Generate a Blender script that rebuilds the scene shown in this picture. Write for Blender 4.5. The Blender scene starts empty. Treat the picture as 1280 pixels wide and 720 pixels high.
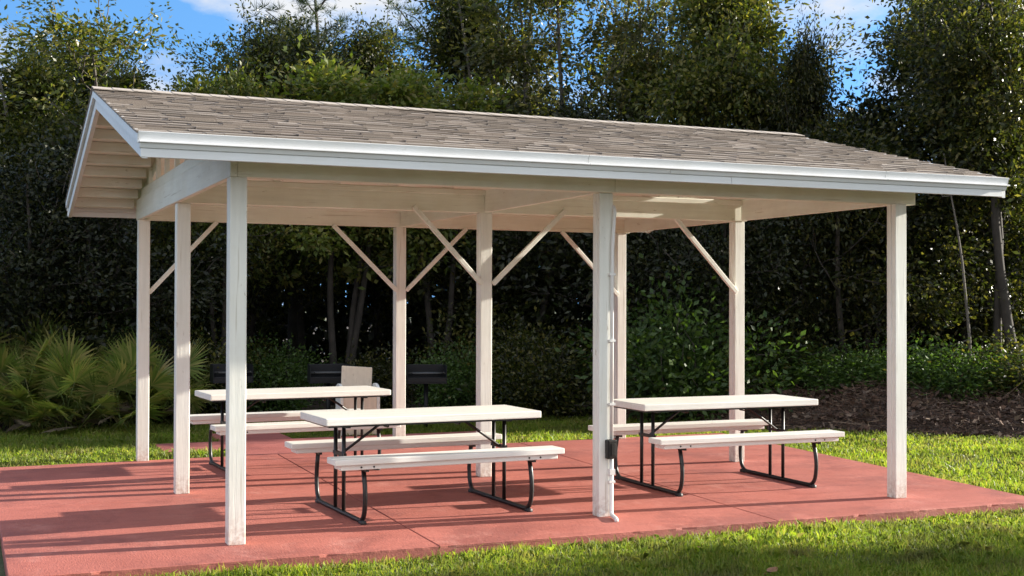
import bpy, bmesh, math, random
import numpy as np
from mathutils import Vector, Matrix

random.seed(7)
rng = np.random.default_rng(11)
scn = bpy.context.scene
COL = scn.collection
GZ = -0.08                       # lawn level, the slab top is z = 0

# ------------------------------------------------------------------ camera
F = 1586.67
CAM = np.array([-1.5193, -7.9593, 1.518])
YAW, PITCH, ROLL = 0.40753, 0.01151, 0.00278
def cam_axes():
    fwd = np.array([math.sin(YAW)*math.cos(PITCH), math.cos(YAW)*math.cos(PITCH), math.sin(PITCH)])
    r = np.array([math.cos(YAW), -math.sin(YAW), 0.0]); u = np.cross(r, fwd)
    c, s = math.cos(ROLL), math.sin(ROLL)
    return c*r+s*u, -s*r+c*u, fwd
cr, cu, cf = cam_axes()
cd = bpy.data.cameras.new('camera')
cd.sensor_width = 36.0; cd.lens = F*36/1280; cd.clip_start = 0.05; cd.clip_end = 2000
cam = bpy.data.objects.new('camera', cd); COL.objects.link(cam)
cam.matrix_world = Matrix(((cr[0], cu[0], -cf[0], CAM[0]), (cr[1], cu[1], -cf[1], CAM[1]),
                           (cr[2], cu[2], -cf[2], CAM[2]), (0, 0, 0, 1)))
scn.camera = cam
def spot(px, d):
    """ground point d metres from where the photographer stood, in the direction of photo column px"""
    a = YAW + math.atan((px-640)/F)
    return CAM[0]+d*math.sin(a), CAM[1]+d*math.cos(a)
def top_z(py, d):
    return CAM[2] + (378-py)/F*d

# ------------------------------------------------------------------ light
SUN_EL = math.radians(16); SUN_AZ_VEC = Vector((1.0, -0.10, 0)).normalized()
sv = Vector((SUN_AZ_VEC.x*math.cos(SUN_EL), SUN_AZ_VEC.y*math.cos(SUN_EL), math.sin(SUN_EL)))
sl = bpy.data.lights.new('sun', 'SUN'); sl.energy = 5.0; sl.angle = math.radians(0.5); sl.color = (1.0, 0.925, 0.80)
so = bpy.data.objects.new('sun', sl); COL.objects.link(so)
so.rotation_euler = sv.to_track_quat('Z', 'Y').to_euler(); so.location = (30, -4, 20)
w = bpy.data.worlds.new('World'); scn.world = w; w.use_nodes = True
nt = w.node_tree; nt.nodes.clear()
N = nt.nodes.new; L = nt.links.new
out = N('ShaderNodeOutputWorld'); bg = N('ShaderNodeBackground'); sky = N('ShaderNodeTexSky')
sky.sky_type = 'NISHITA'; sky.sun_disc = False; sky.sun_elevation = SUN_EL
sky.sun_rotation = math.atan2(sv.x, sv.y); sky.altitude = 10; sky.air_density = 1.0; sky.dust_density = 0.3; sky.ozone_density = 2.0
bg.inputs[1].default_value = 0.14
tc = N('ShaderNodeTexCoord')
vz = N('ShaderNodeVectorMath'); vz.operation = 'ADD'; vz.inputs[1].default_value = (0, 0, .42); L(tc.outputs['Generated'], vz.inputs[0])
vn = N('ShaderNodeVectorMath'); vn.operation = 'NORMALIZE'; L(vz.outputs[0], vn.inputs[0]); L(vn.outputs[0], sky.inputs['Vector'])
mp = N('ShaderNodeMapping'); mp.inputs['Scale'].default_value = (1, 1, 2.3)
mp.inputs['Location'].default_value = (0.32, 0.1, 0.01)
nz = N('ShaderNodeTexNoise'); nz.inputs['Scale'].default_value = 3.4; nz.inputs['Detail'].default_value = 9; nz.inputs['Roughness'].default_value = 0.58
rp = N('ShaderNodeValToRGB'); rp.color_ramp.elements[0].position = 0.48; rp.color_ramp.elements[1].position = 0.59
mx = N('ShaderNodeMix'); mx.data_type = 'RGBA'
cl = N('ShaderNodeMix'); cl.data_type = 'RGBA'; nz2 = N('ShaderNodeTexNoise'); nz2.inputs['Scale'].default_value = 6
cl.inputs['A'].default_value = (1.55, 1.72, 2.0, 1); cl.inputs['B'].default_value = (2.35, 2.35, 2.35, 1)
L(tc.outputs['Generated'], mp.inputs['Vector']); L(mp.outputs[0], nz.inputs['Vector']); L(mp.outputs[0], nz2.inputs['Vector'])
# unseen bright cloud bank added behind the camera to raise the fill light
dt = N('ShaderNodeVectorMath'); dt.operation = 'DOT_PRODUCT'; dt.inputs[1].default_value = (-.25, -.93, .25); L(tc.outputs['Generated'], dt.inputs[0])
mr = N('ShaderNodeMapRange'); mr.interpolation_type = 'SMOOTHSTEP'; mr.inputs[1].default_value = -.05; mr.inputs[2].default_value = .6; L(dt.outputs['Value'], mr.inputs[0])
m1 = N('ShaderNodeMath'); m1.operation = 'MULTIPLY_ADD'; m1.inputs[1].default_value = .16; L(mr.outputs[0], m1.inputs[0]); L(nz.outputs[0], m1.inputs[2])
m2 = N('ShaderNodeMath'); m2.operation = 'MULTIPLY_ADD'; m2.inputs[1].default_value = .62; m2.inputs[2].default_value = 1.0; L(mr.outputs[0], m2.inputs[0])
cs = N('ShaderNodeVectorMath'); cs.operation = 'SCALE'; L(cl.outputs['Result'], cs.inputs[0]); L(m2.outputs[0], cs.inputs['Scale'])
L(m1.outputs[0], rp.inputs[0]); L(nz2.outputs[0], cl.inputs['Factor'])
hs = N('ShaderNodeHueSaturation'); hs.inputs['Saturation'].default_value = 1.22; L(sky.outputs[0], hs.inputs['Color'])
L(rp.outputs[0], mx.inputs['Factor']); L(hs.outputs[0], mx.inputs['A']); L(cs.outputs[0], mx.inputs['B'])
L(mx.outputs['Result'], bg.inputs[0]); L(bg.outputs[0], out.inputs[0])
scn.view_settings.view_transform = 'Standard'; scn.view_settings.look = 'None'
scn.view_settings.exposure = 1.6; scn.view_settings.gamma = 1.0
scn.render.engine = 'CYCLES'
cy = scn.cycles; cy.max_bounces = 10; cy.diffuse_bounces = 5; cy.glossy_bounces = 3; cy.transmission_bounces = 4; cy.transparent_max_bounces = 8
cy.use_denoising = True

# ------------------------------------------------------------------ helpers
def tag(o, label=None, cat=None, group=None, kind=None):
    if label: o['label'] = label
    if cat: o['category'] = cat
    if group: o['group'] = group
    if kind: o['kind'] = kind
    return o
def empty(name, loc=(0, 0, 0), rz=0.0):
    o = bpy.data.objects.new(name, None); o.location = loc; o.rotation_euler = (0, 0, rz)
    o.empty_display_size = 0.1; COL.objects.link(o); return o
def link(name, me, mat, parent=None):
    if mat is not None and len(me.materials) == 0: me.materials.append(mat)
    o = bpy.data.objects.new(name, me); COL.objects.link(o)
    if parent: o.parent = parent
    return o
def mesh_np(name, V, faces_n, nverts):
    """V (n,3); faces_n flat loop index array; nverts verts per face (const)"""
    me = bpy.data.meshes.new(name)
    V = np.asarray(V, np.float32); Lp = np.asarray(faces_n, np.int32).ravel(); nf = len(Lp)//nverts
    me.vertices.add(len(V)); me.vertices.foreach_set('co', V.ravel())
    me.loops.add(len(Lp)); me.loops.foreach_set('vertex_index', Lp)
    me.polygons.add(nf); me.polygons.foreach_set('loop_start', np.arange(0, nf*nverts, nverts, dtype=np.int32))
    me.update(calc_edges=True); me.validate()
    return me
class MB:
    def __init__(s): s.v = []; s.f = []; s.sm = []
    def add(s, vs, fs, smooth=False):
        b = len(s.v); s.v += [tuple(map(float, p)) for p in vs]
        s.f += [tuple(b+i for i in f) for f in fs]; s.sm += [smooth]*len(fs); return s
    def box(s, x0, x1, y0, y1, z0, z1, M=None):
        p = [Vector((x, y, z)) for z in (z0, z1) for y in (y0, y1) for x in (x0, x1)]
        if M is not None: p = [M @ q for q in p]
        return s.add(p, [(0, 2, 3, 1), (4, 5, 7, 6), (0, 1, 5, 4), (2, 6, 7, 3), (0, 4, 6, 2), (1, 3, 7, 5)])
    def bar(s, a, b, wx, wy, up=(0, 0, 1)):
        """rectangular bar from a to b; wx across, wy along up"""
        a, b, up = Vector(a), Vector(b), Vector(up); d = (b-a).normalized()
        x = d.cross(up).normalized(); y = x.cross(d)
        p = [q + x*i*wx/2 + y*j*wy/2 for q in (a, b) for j in (-1, 1) for i in (-1, 1)]
        return s.add(p, [(0, 1, 3, 2), (4, 6, 7, 5), (0, 4, 5, 1), (2, 3, 7, 6), (0, 2, 6, 4), (1, 5, 7, 3)])
    def tube(s, pts, rad, n=10, cap=True):
        pts = [Vector(p) for p in pts]
        if not hasattr(rad, '__len__'): rad = [rad]*len(pts)
        vs, fs = [], []; ref = None
        for i, p in enumerate(pts):
            t = (pts[min(i+1, len(pts)-1)]-pts[max(i-1, 0)]).normalized()
            if ref is None:
                ref = t.orthogonal().normalized()
            else:
                ref = (ref - t*ref.dot(t)).normalized()
            b = t.cross(ref)
            for k in range(n):
                a = 2*math.pi*k/n; vs.append(p + (ref*math.cos(a)+b*math.sin(a))*rad[i])
        for i in range(len(pts)-1):
            for k in range(n):
                k2 = (k+1) % n
                fs.append((i*n+k, i*n+k2, (i+1)*n+k2, (i+1)*n+k))
        if cap:
            fs.append(tuple(range(n-1, -1, -1))); fs.append(tuple((len(pts)-1)*n+k for k in range(n)))
        return s.add(vs, fs, True)
    def build(s, name, mat, parent=None, bevel=0, seg=1, angle=35):
        me = bpy.data.meshes.new(name); me.from_pydata(s.v, [], s.f)
        bm = bmesh.new(); bm.from_mesh(me)
        for f, k in zip(bm.faces, s.sm): f.smooth = k
        bmesh.ops.recalc_face_normals(bm, faces=bm.faces)
        if bevel:
            es = [e for e in bm.edges if len(e.link_faces) == 2 and e.calc_face_angle(0) > math.radians(angle)]
            bmesh.ops.bevel(bm, geom=es, offset=bevel, segments=seg, affect='EDGES', profile=0.6, clamp_overlap=True)
        bm.to_mesh(me); bm.free()
        return link(name, me, mat, parent)
def children(o): return [c for c in bpy.data.objects if c.parent == o]
def copy_tree(o, parent=None):
    c = o.copy(); COL.objects.link(c); c.parent = parent
    for k in children(o): copy_tree(k, c)
    return c
def fillet(pts, r, n=5):
    pts = [Vector(p) for p in pts]; o = [pts[0]]
    for i in range(1, len(pts)-1):
        a, b, c = pts[i-1], pts[i], pts[i+1]
        d1 = (a-b); d2 = (c-b); rr = min(r, d1.length*.49, d2.length*.49)
        p, q = b+d1.normalized()*rr, b+d2.normalized()*rr
        for k in range(n+1):
            t = k/n; o.append(p*(1-t)**2 + b*2*t*(1-t) + q*t*t)
    o.append(pts[-1]); return o

# ------------------------------------------------------------------ materials
def mat_new(name):
    m = bpy.data.materials.new(name); m.use_nodes = True; nt = m.node_tree
    for n in list(nt.nodes): nt.nodes.remove(n)
    o = nt.nodes.new('ShaderNodeOutputMaterial'); p = nt.nodes.new('ShaderNodeBsdfPrincipled')
    nt.links.new(p.outputs[0], o.inputs[0]); return m, nt, p, o
def noise(nt, vec, scale, detail=4, rough=.55, stretch=None):
    n = nt.nodes.new('ShaderNodeTexNoise'); n.inputs['Scale'].default_value = scale
    n.inputs['Detail'].default_value = detail; n.inputs['Roughness'].default_value = rough
    if stretch:
        mpp = nt.nodes.new('ShaderNodeMapping'); mpp.inputs['Scale'].default_value = stretch
        nt.links.new(vec, mpp.inputs[0]); vec = mpp.outputs[0]
    nt.links.new(vec, n.inputs['Vector']); return n.outputs[0]
def ramp(nt, fac, stops):
    r = nt.nodes.new('ShaderNodeValToRGB'); e = r.color_ramp.elements
    while len(e) < len(stops): e.new(0.5)
    for el, (p, c) in zip(e, stops):
        el.position = p; el.color = (*c, 1) if len(c) == 3 else c
    nt.links.new(fac, r.inputs[0]); return r.outputs[0]
def mixc(nt, fac, a, b, mode='MIX'):
    m = nt.nodes.new('ShaderNodeMix'); m.data_type = 'RGBA'; m.blend_type = mode
    for sock, v in (('Factor', fac), ('A', a), ('B', b)):
        s = m.inputs[sock]
        if hasattr(v, 'node'): nt.links.new(v, s)
        elif sock == 'Factor': s.default_value = v
        else: s.default_value = (*v, 1)
    return m.outputs['Result']
def bump(nt, p, h, strength, dist=.01):
    b = nt.nodes.new('ShaderNodeBump'); b.inputs['Strength'].default_value = strength; b.inputs['Distance'].default_value = dist
    nt.links.new(h, b.inputs['Height']); nt.links.new(b.outputs[0], p.inputs['Normal'])
def objvec(nt): return nt.nodes.new('ShaderNodeTexCoord').outputs['Object']
def bw(v): return (v, v, v)

def paint(name, col, stretch=(1, 1, 1), rough=.5, dirt=.25, worn=None, grain=.35, splash=False, wood=.5):
    m, nt, p, _ = mat_new(name); v = objvec(nt)
    oi = nt.nodes.new('ShaderNodeObjectInfo'); va = nt.nodes.new('ShaderNodeVectorMath'); va.operation = 'ADD'
    sc_ = nt.nodes.new('ShaderNodeVectorMath'); sc_.operation = 'SCALE'; sc_.inputs['Scale'].default_value = 37.0
    cb = nt.nodes.new('ShaderNodeCombineXYZ')
    for k in range(3): nt.links.new(oi.outputs['Random'], cb.inputs[k])
    nt.links.new(cb.outputs[0], sc_.inputs[0]); nt.links.new(v, va.inputs[0]); nt.links.new(sc_.outputs[0], va.inputs[1]); v0 = v; v = va.outputs[0]
    g = noise(nt, v, 26, 7, .65, stretch)
    c = mixc(nt, ramp(nt, g, [(.35, bw(0)), (.68, bw(1))]), tuple(x*.88 for x in col), col)
    big = noise(nt, v, 2.3, 6, .65)
    c = mixc(nt, ramp(nt, big, [(.36, bw(dirt)), (.60, bw(0))]), c, tuple(x*y for x, y in zip(col, (.74, .70, .62))))
    spots = noise(nt, v, 16, 9, .72, tuple(.35+.65*s for s in stretch))
    wc = worn or tuple(x*y for x, y in zip(col, (.45, .38, .30)))
    c = mixc(nt, ramp(nt, spots, [(.635, bw(0)), (.70, bw(.8))]), c, wc)
    crack = noise(nt, v, 48, 3, .5, tuple(max(.02, s*.6) if s < 1 else 1 for s in stretch))
    c = mixc(nt, ramp(nt, crack, [(.66, bw(0)), (.72, bw(wood))]), c, wc)
    if splash:                                # soil splashed on the foot of the posts
        sx = nt.nodes.new('ShaderNodeSeparateXYZ'); nt.links.new(v0, sx.inputs[0])
        mr = nt.nodes.new('ShaderNodeMapRange'); mr.inputs[1].default_value = .0; mr.inputs[2].default_value = .22; mr.inputs[3].default_value = .85; mr.inputs[4].default_value = 0
        nt.links.new(sx.outputs[2], mr.inputs[0]); mu = nt.nodes.new('ShaderNodeMath'); mu.operation = 'MULTIPLY'
        nt.links.new(mr.outputs[0], mu.inputs[0]); nt.links.new(ramp(nt, noise(nt, v, 30, 6, .7), [(.38, bw(0)), (.62, bw(1))]), mu.inputs[1])
        c = mixc(nt, mu.outputs[0], c, (.42, .30, .23))
    nt.links.new(c, p.inputs['Base Color']); p.inputs['Roughness'].default_value = rough
    bump(nt, p, noise(nt, v, 60, 5, .65, stretch), grain, .005)
    return m
M = {}
M['post'] = paint('post_paint', (.83, .83, .775), (1, 1, .05), splash=True)
M['beam'] = paint('beam_paint', (.83, .835, .735), (.06, 1, 1), .55, .4)
M['tie'] = paint('tie_paint', (.81, .81, .72), (1, .06, 1), .55, .4)
M['brace'] = paint('brace_paint', (.81, .81, .74), (1, 1, 1), .55, .2)
M['trim'] = paint('trim_paint', (.78, .79, .80), (.05, 1, 1), .4, .22, (.5, .5, .48), .1, wood=.1)
M['deck'] = paint('soffit_paint', (.79, .78, .69), (.08, 1, 1), .6, .4)
M['table'] = paint('table_plastic', (.80, .795, .755), (.04, 1, 1), .45, .22, (.50, .46, .40), .45, wood=.35)
M['conduit'] = paint('conduit_paint', (.80, .79, .77), (1, 1, .1), .4, .1)
M['bin'] = paint('bin_boards', (.74, .63, .51), (1, 1, .1), .6, .3)
def simple(name, col, rough=.5, metal=0, var=.25, scale=18, bmp=.15):
    m, nt, p, _ = mat_new(name); v = objvec(nt)
    c = mixc(nt, ramp(nt, noise(nt, v, scale, 6, .6), [(.3, bw(0)), (.7, bw(1))]), tuple(x*(1-var) for x in col), tuple(x*(1+var) for x in col))
    nt.links.new(c, p.inputs['Base Color']); p.inputs['Roughness'].default_value = rough; p.inputs['Metallic'].default_value = metal
    bump(nt, p, noise(nt, v, scale*4, 4), bmp, .003); return m
M['steel'] = simple('black_steel', (.007, .0065, .0065), .42, 0, .3, 20)
M['rubber'] = simple('black_cap', (.02, .02, .02), .6)
M['galv'] = simple('worn_steel', (.09, .088, .085), .5, .6); M['bronze'] = simple('bronze_cover', (.018, .015, .013), .45, .3)
M['iron'] = simple('grill_iron', (.006, .007, .010), .55, .2)
M['dirt'] = simple('bare_soil', (.062, .042, .034), .95, 0, .45, 9, .5)
M['litter'] = simple('leaf_litter', (.050, .034, .022), .95, 0, .5, 14, .6)
M['twig'] = simple('dry_twigs', (.125, .080, .062), .9, 0, .45, 3)
M['litterbits'] = None; M['deadleaf'] = simple('dead_leaf', (.20, .10, .05), .8, 0, .4, 20)
M['concrete'] = simple('grey_concrete', (.36, .34, .31), .9, 0, .25, 12, .4)

def slab_mat(name, col):
    m, nt, p, _ = mat_new(name); v = objvec(nt)
    c = mixc(nt, ramp(nt, noise(nt, v, 1.1, 6, .6), [(.3, bw(0)), (.72, bw(1))]), tuple(x*.84 for x in col), tuple(x*y for x, y in zip(col, (1.10, 1.16, 1.2))))
    streak = noise(nt, v, 5, 7, .65, (.35, 1.6, 1))
    c = mixc(nt, ramp(nt, streak, [(.50, bw(0)), (.74, bw(.6))]), c, tuple(x*.62 for x in col))
    fine = noise(nt, v, 70, 4, .62, (1, .22, 1))
    c = mixc(nt, ramp(nt, fine, [(.52, bw(0)), (.78, bw(.34))]), c, tuple(min(1, x*1.35+.03) for x in col))
    st = noise(nt, v, .9, 8, .72)
    c = mixc(nt, ramp(nt, st, [(.50, bw(0)), (.60, bw(.75))]), c, tuple(x*y for x, y in zip(col, (.62, .64, .70))))
    wr = noise(nt, v, 2.1, 9, .75, (1, .7, 1))
    c = mixc(nt, ramp(nt, wr, [(.55, bw(0)), (.66, bw(.55))]), c, tuple(x*y for x, y in zip(col, (1.25, 1.75, 1.9))))
    pits = noise(nt, v, 33, 8, .7)
    c = mixc(nt, ramp(nt, pits, [(.66, bw(0)), (.72, bw(.6))]), c, (.11, .06, .05))
    nt.links.new(c, p.inputs['Base Color'])
    r = ramp(nt, noise(nt, v, 2.5, 5), [(.3, bw(.55)), (.7, bw(.75))]); nt.links.new(r, p.inputs['Roughness'])
    p.inputs['Specular IOR Level'].default_value = .35
    ad = nt.nodes.new('ShaderNodeMath'); ad.operation = 'ADD'
    nt.links.new(noise(nt, v, 95, 4, .6, (1, .18, 1)), ad.inputs[0]); nt.links.new(noise(nt, v, 30, 6, .7), ad.inputs[1])
    bump(nt, p, ad.outputs[0], .38, .008)
    return m
M['slab'] = slab_mat('red_painted_concrete', (.40, .122, .092))
M['path'] = slab_mat('red_path_concrete', (.38, .115, .095))

def island_mat(name, cols, rough=.5, trans=None, spec=.3, tmul=1.0, bumpn=False):
    """colour varies from leaf to leaf (or shingle to shingle)"""
    m, nt, p, o = mat_new(name)
    g = nt.nodes.new('ShaderNodeNewGeometry')
    c = ramp(nt, g.outputs['Random Per Island'], [(i/(len(cols)-1), k) for i, k in enumerate(cols)])
    oi = nt.nodes.new('ShaderNodeObjectInfo')
    c = mixc(nt, 1.0, c, ramp(nt, oi.outputs['Random'], [(0, bw(.78)), (1, bw(1.18))]), 'MULTIPLY')
    nt.links.new(c, p.inputs['Base Color']); p.inputs['Roughness'].default_value = rough; p.inputs['Specular IOR Level'].default_value = spec
    if trans:
        t = nt.nodes.new('ShaderNodeBsdfTranslucent'); ms = nt.nodes.new('ShaderNodeMixShader'); ms.inputs[0].default_value = trans
        tcx = mixc(nt, 1.0, c, (1.9*tmul, 2.0*tmul, .7*tmul), 'MULTIPLY'); nt.links.new(tcx, t.inputs[0])
        nt.links.new(p.outputs[0], ms.inputs[1]); nt.links.new(t.outputs[0], ms.inputs[2]); nt.links.new(ms.outputs[0], o.inputs[0])
    return m
M['leaf_dark'] = island_mat('leaves_dark', [(.011, .015, .005), (.021, .028, .008), (.040, .049, .013), (.125, .110, .034)], .32, .38)
M['leaf_mid'] = island_mat('leaves_mid', [(.026, .036, .009), (.046, .060, .014), (.084, .096, .022), (.175, .150, .045)], .34, .42)
M['leaf_yellow'] = island_mat('leaves_yellow', [(.045, .066, .015), (.075, .102, .022), (.120, .140, .030), (.160, .135, .042)], .45, .38)
M['leaf_grey'] = island_mat('leaves_greygreen', [(.032, .038, .014), (.055, .062, .022), (.090, .092, .034), (.18, .15, .065)], .38, .4)
M['needles'] = island_mat('pine_needles', [(.020, .040, .016), (.035, .060, .022), (.055, .080, .030)], .5, .15)
M['bush'] = island_mat('bush_leaves', [(.028, .056, .014), (.046, .086, .020), (.072, .118, .028)], .45, .32)
M['palm'] = island_mat('palmetto_blades', [(.090, .135, .036), (.140, .185, .050), (.200, .225, .070), (.32, .26, .12)], .34, .35, .5)
M['palm_dead'] = island_mat('dead_fronds', [(.10, .08, .055), (.16, .125, .085), (.22, .17, .12)], .8, .1)
M['grass'] = island_mat('grass_blades', [(.105, .165, .020), (.155, .220, .028), (.215, .265, .040), (.30, .27, .09)], .5, .46, .3)
M['bark'] = simple('grey_bark', (.036, .030, .025), .9, 0, .4, 9, .8)
M['bark_pale'] = simple('pale_bark', (.105, .092, .078), .85, 0, .35, 12, .5)
M['leaf_shaded'] = island_mat('leaves_painted_shade', [(.005, .007, .003), (.009, .013, .004), (.018, .024, .008), (.038, .040, .015)], .4, .22)  # darker leaf colours, the shade inside the wood is painted into them
def shingle_mat():
    m, nt, p, o = mat_new('asphalt_shingles'); v = objvec(nt)
    g = nt.nodes.new('ShaderNodeNewGeometry')
    c = ramp(nt, g.outputs['Random Per Island'], [(0, (.185, .150, .122)), (.2, (.225, .185, .152)), (.5, (.255, .212, .174)), (.8, (.290, .245, .203)), (1, (.235, .195, .160))])
    c = mixc(nt, ramp(nt, noise(nt, v, 180, 3, .7), [(.3, bw(.75)), (.7, bw(0))]), c, (.14, .11, .095))
    c = mixc(nt, ramp(nt, noise(nt, v, 1.7, 5), [(.45, bw(0)), (.75, bw(.5))]), c, (.22, .19, .16))
    nt.links.new(c, p.inputs['Base Color']); p.inputs['Roughness'].default_value = .92
    bump(nt, p, noise(nt, v, 220, 3, .7), .5, .003); return m
M['shingle'] = shingle_mat(); M['ridge'] = simple('ridge_shingle', (.36, .31, .265), .9, 0, .12, 40); M['laminate_shade'] = simple('laminate_shadow_lines', (.030, .023, .019), .95, 0, .3, 60)
def grass_tint():
    nt = M['grass'].node_tree; p = next(n for n in nt.nodes if n.type == 'BSDF_PRINCIPLED'); t = next(n for n in nt.nodes if n.type == 'BSDF_TRANSLUCENT')
    v = objvec(nt)
    for tgt in (p.inputs['Base Color'], t.inputs[0]):
        src = tgt.links[0].from_socket
        c = mixc(nt, ramp(nt, noise(nt, v, 2.2, 6, .7), [(.50, bw(0)), (.66, bw(.75))]), src, (.23, .17, .07))
        c = mixc(nt, ramp(nt, noise(nt, v, .8, 4, .6), [(.42, bw(.45)), (.6, bw(0))]), c, (.075, .115, .022))
        nt.links.new(c, tgt)
grass_tint()
M['litterbits'] = island_mat('dry_litter', [(.05, .030, .022), (.10, .060, .044), (.15, .088, .060), (.085, .065, .055), (.24, .17, .12)], .85)
def ground_mat():
    m, nt, p, _ = mat_new('lawn_soil'); v = objvec(nt)
    c = mixc(nt, ramp(nt, noise(nt, v, 3, 6), [(.35, bw(0)), (.65, bw(1))]), (.050, .075, .020), (.080, .090, .034))
    c = mixc(nt, ramp(nt, noise(nt, v, 28, 6, .7), [(.5, bw(0)), (.7, bw(.8))]), c, (.070, .055, .030))
    nt.links.new(c, p.inputs['Base Color']); p.inputs['Roughness'].default_value = .95
    bump(nt, p, noise(nt, v, 60, 5, .7), .8, .02); return m
M['ground'] = ground_mat()

# ------------------------------------------------------------------ ground, slab, paths
mb = MB(); mb.add([(-400, -400, GZ), (400, -400, GZ), (400, 400, GZ), (-400, 400, GZ)], [(0, 1, 2, 3)])
tag(mb.build('ground', M['ground']), kind='structure')
# forest floor, one sheet 4 mm over the lawn soil, with the wavy edge of the mown grass
EDGE = [(-30, 8.6), (-6, 8.3), (-1.1, 8.45), (-.3, 8.65), (1.0, 9.2), (2.4, 9.7), (4.0, 9.0), (5.5, 8.15), (6.4, 7.7), (7.3, 6.4), (8.15, 5.25), (8.8, 4.5), (9.9, 3.35), (11.5, 2.6), (14, 2.3), (20, 3.0), (40, 5)]
def edge_y(x): return float(np.interp(x, [e[0] for e in EDGE], [e[1] for e in EDGE]))
mb = MB(); xs = np.linspace(-30, 40, 160)
vs = []
for x in xs:
    vs.append((x, edge_y(x)+random.uniform(-.08, .08), GZ+.004))
    vs.append((x, 90, GZ+.004))
mb.add(vs, [(2*i, 2*i+2, 2*i+3, 2*i+1) for i in range(len(xs)-1)])
tag(mb.build('forest_floor', M['litter']), kind='structure')

SL = [(-1.29, -.47), (6.18, -.575), (6.64, 4.74), (-1.29, 4.56)]
def slabpt(u, v):
    a = np.array(SL[0])*(1-u)+np.array(SL[1])*u; b = np.array(SL[3])*(1-u)+np.array(SL[2])*u
    return a*(1-v)+b*v
mb = MB()
us = [0, .335, .67, 1]; vvs = [0, .5, 1]; g = .0004
for i in range(len(us)-1):                       # real grooves between the cast bays
    for j in range(2):
        nn = 46
        q = [slabpt(us[i]+g+(us[i+1]-us[i]-2*g)*k/nn, vvs[j]+g) for k in range(nn+1)]+[slabpt(us[i+1]-g-(us[i+1]-us[i]-2*g)*k/nn, vvs[j+1]-g) for k in range(nn+1)]
        if j == 0: q = [a+np.array([0, max(0, random.gauss(0, .0025)+(.010 if random.random() < .05 else 0))]) if k <= nn else a for k, a in enumerate(q)]
        c0 = sum(q)/len(q); n2 = len(q)
        p = [(*k, -.016) for k in q]+[(*k, -.003) for k in q]+[(*(k+(c0-k)*.004), 0) for k in q]
        mb.add(p, [tuple(range(n2-1, -1, -1)), tuple(range(2*n2, 3*n2))]+[(r_*n2+k, r_*n2+(k+1) % n2, (r_+1)*n2+(k+1) % n2, (r_+1)*n2+k) for r_ in (0, 1) for k in range(n2)])
q = [np.array(k) for k in SL]; cc = sum(q)/4; q = [k+(cc-k)*.0012 for k in q]
p = [(*k, -.2) for k in q]+[(*k, -.0162) for k in q]
mb.add(p, [(3, 2, 1, 0), (4, 5, 6, 7), (0, 1, 5, 4), (1, 2, 6, 5), (2, 3, 7, 6), (3, 0, 4, 7)])
tag(mb.build('concrete_slab', M['slab']), kind='structure')
mb = MB(); mb.box(.42, 4.25, 5.72, 6.5, -.2, -.055); mb.box(1.1, 2.02, 4.70, 5.717, -.2, -.052); mb.box(1.15, 1.98, 6.503, 7.4, -.2, -.057)
tag(mb.build('path', M['path'], bevel=.006), kind='structure')
PATHS = [(.42, 4.25, 5.72, 6.5), (1.1, 2.02, 4.6, 5.72), (1.15, 1.98, 6.5, 7.4)]

# ------------------------------------------------------------------ pavilion
HB = 2.3; S = .107; X0, X1 = -.6, 5.92; YE0, YE1, YR = -.41, 5.15, 2.37; ZE, ZR = 2.495, 3.165
SLP = (ZR-ZE)/(YR-YE0)
def rz(y): return ZE+SLP*(y-YE0) if y <= YR else ZE+SLP*(YE1-y)*(YR-YE0)/(YE1-YR)
pav = tag(empty('picnic_pavilion', (2.6, 2.3, 0)), 'open white timber picnic pavilion with a low brown shingle gable roof on a red slab', 'pavilion')
OFF = Vector((2.6, 2.3, 0))
class PB(MB):
    def build(s, name, mat, parent=pav, **k):
        o = OFF
        s.v = [(a-o.x, b-o.y, c-o.z) for a, b, c in s.v]
        return MB.build(s, name, mat, parent, **k)
POSTS = {'A': (0, 0), 'B': (2.617, .055), 'C': (5.15, -.06), 'P2': (.02, 2.28), 'M': (2.605, 2.28), 'RM': (5.245, 2.33), 'P1': (.0, 4.52), 'BC': (2.595, 4.6), 'BR': (5.19, 4.6)}
post_obj = {}
for k, (x, y) in POSTS.items():
    m = PB(); gp = .004
    m.box(x, x+S, y, y+S*.46, 0, HB-.001)             # two boards spiked together, a narrow joint between
    m.box(x, x+S, y+S*.46+gp, y+S, 0, HB-.001)
    m.box(x+.006, x+S-.006, y+S*.46-.003, y+S*.46+gp+.003, 0.002, HB-.003)
    post_obj[k] = m.build('post', M['post'], bevel=.004)
    if k not in ('A', 'P2', 'P1'):
        pass
# electrical conduit and outlet box on the middle front post
bx, by = POSTS['B']
m = PB(); cx, cyy = bx+.092, by-.016
m.tube(fillet([(cx+.02, by+.03, 2.22), (cx+.02, by-.017, 2.19), (cx, cyy, 1.9), (cx-.004, cyy, .54)], .06), .0135, 10)
m.tube(fillet([(cx-.004, cyy, .43), (cx-.004, cyy, .017), (cx-.055, cyy-.17, .017), (cx-.068, cyy-.20, .010)], .035, 6), .0145, 10)
m.box(cx-.024, cx+.016, cyy-.022, cyy+.014, .30, .34)
con = m.build('conduit', M['conduit'], pav)
for z in (1.72, 1.25, .8, .25):
    m = PB(); m.box(cx-.026, cx+.020, cyy-.0155, by-.001, z-.008, z+.008); m.build('conduit_clip', M['conduit'], con)
m = PB(); m.box(cx-.05, cx+.022, by-.052, by-.002, .415, .55); ob = m.build('outlet_box', M['bronze'], pav, bevel=.008, seg=2)
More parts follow.
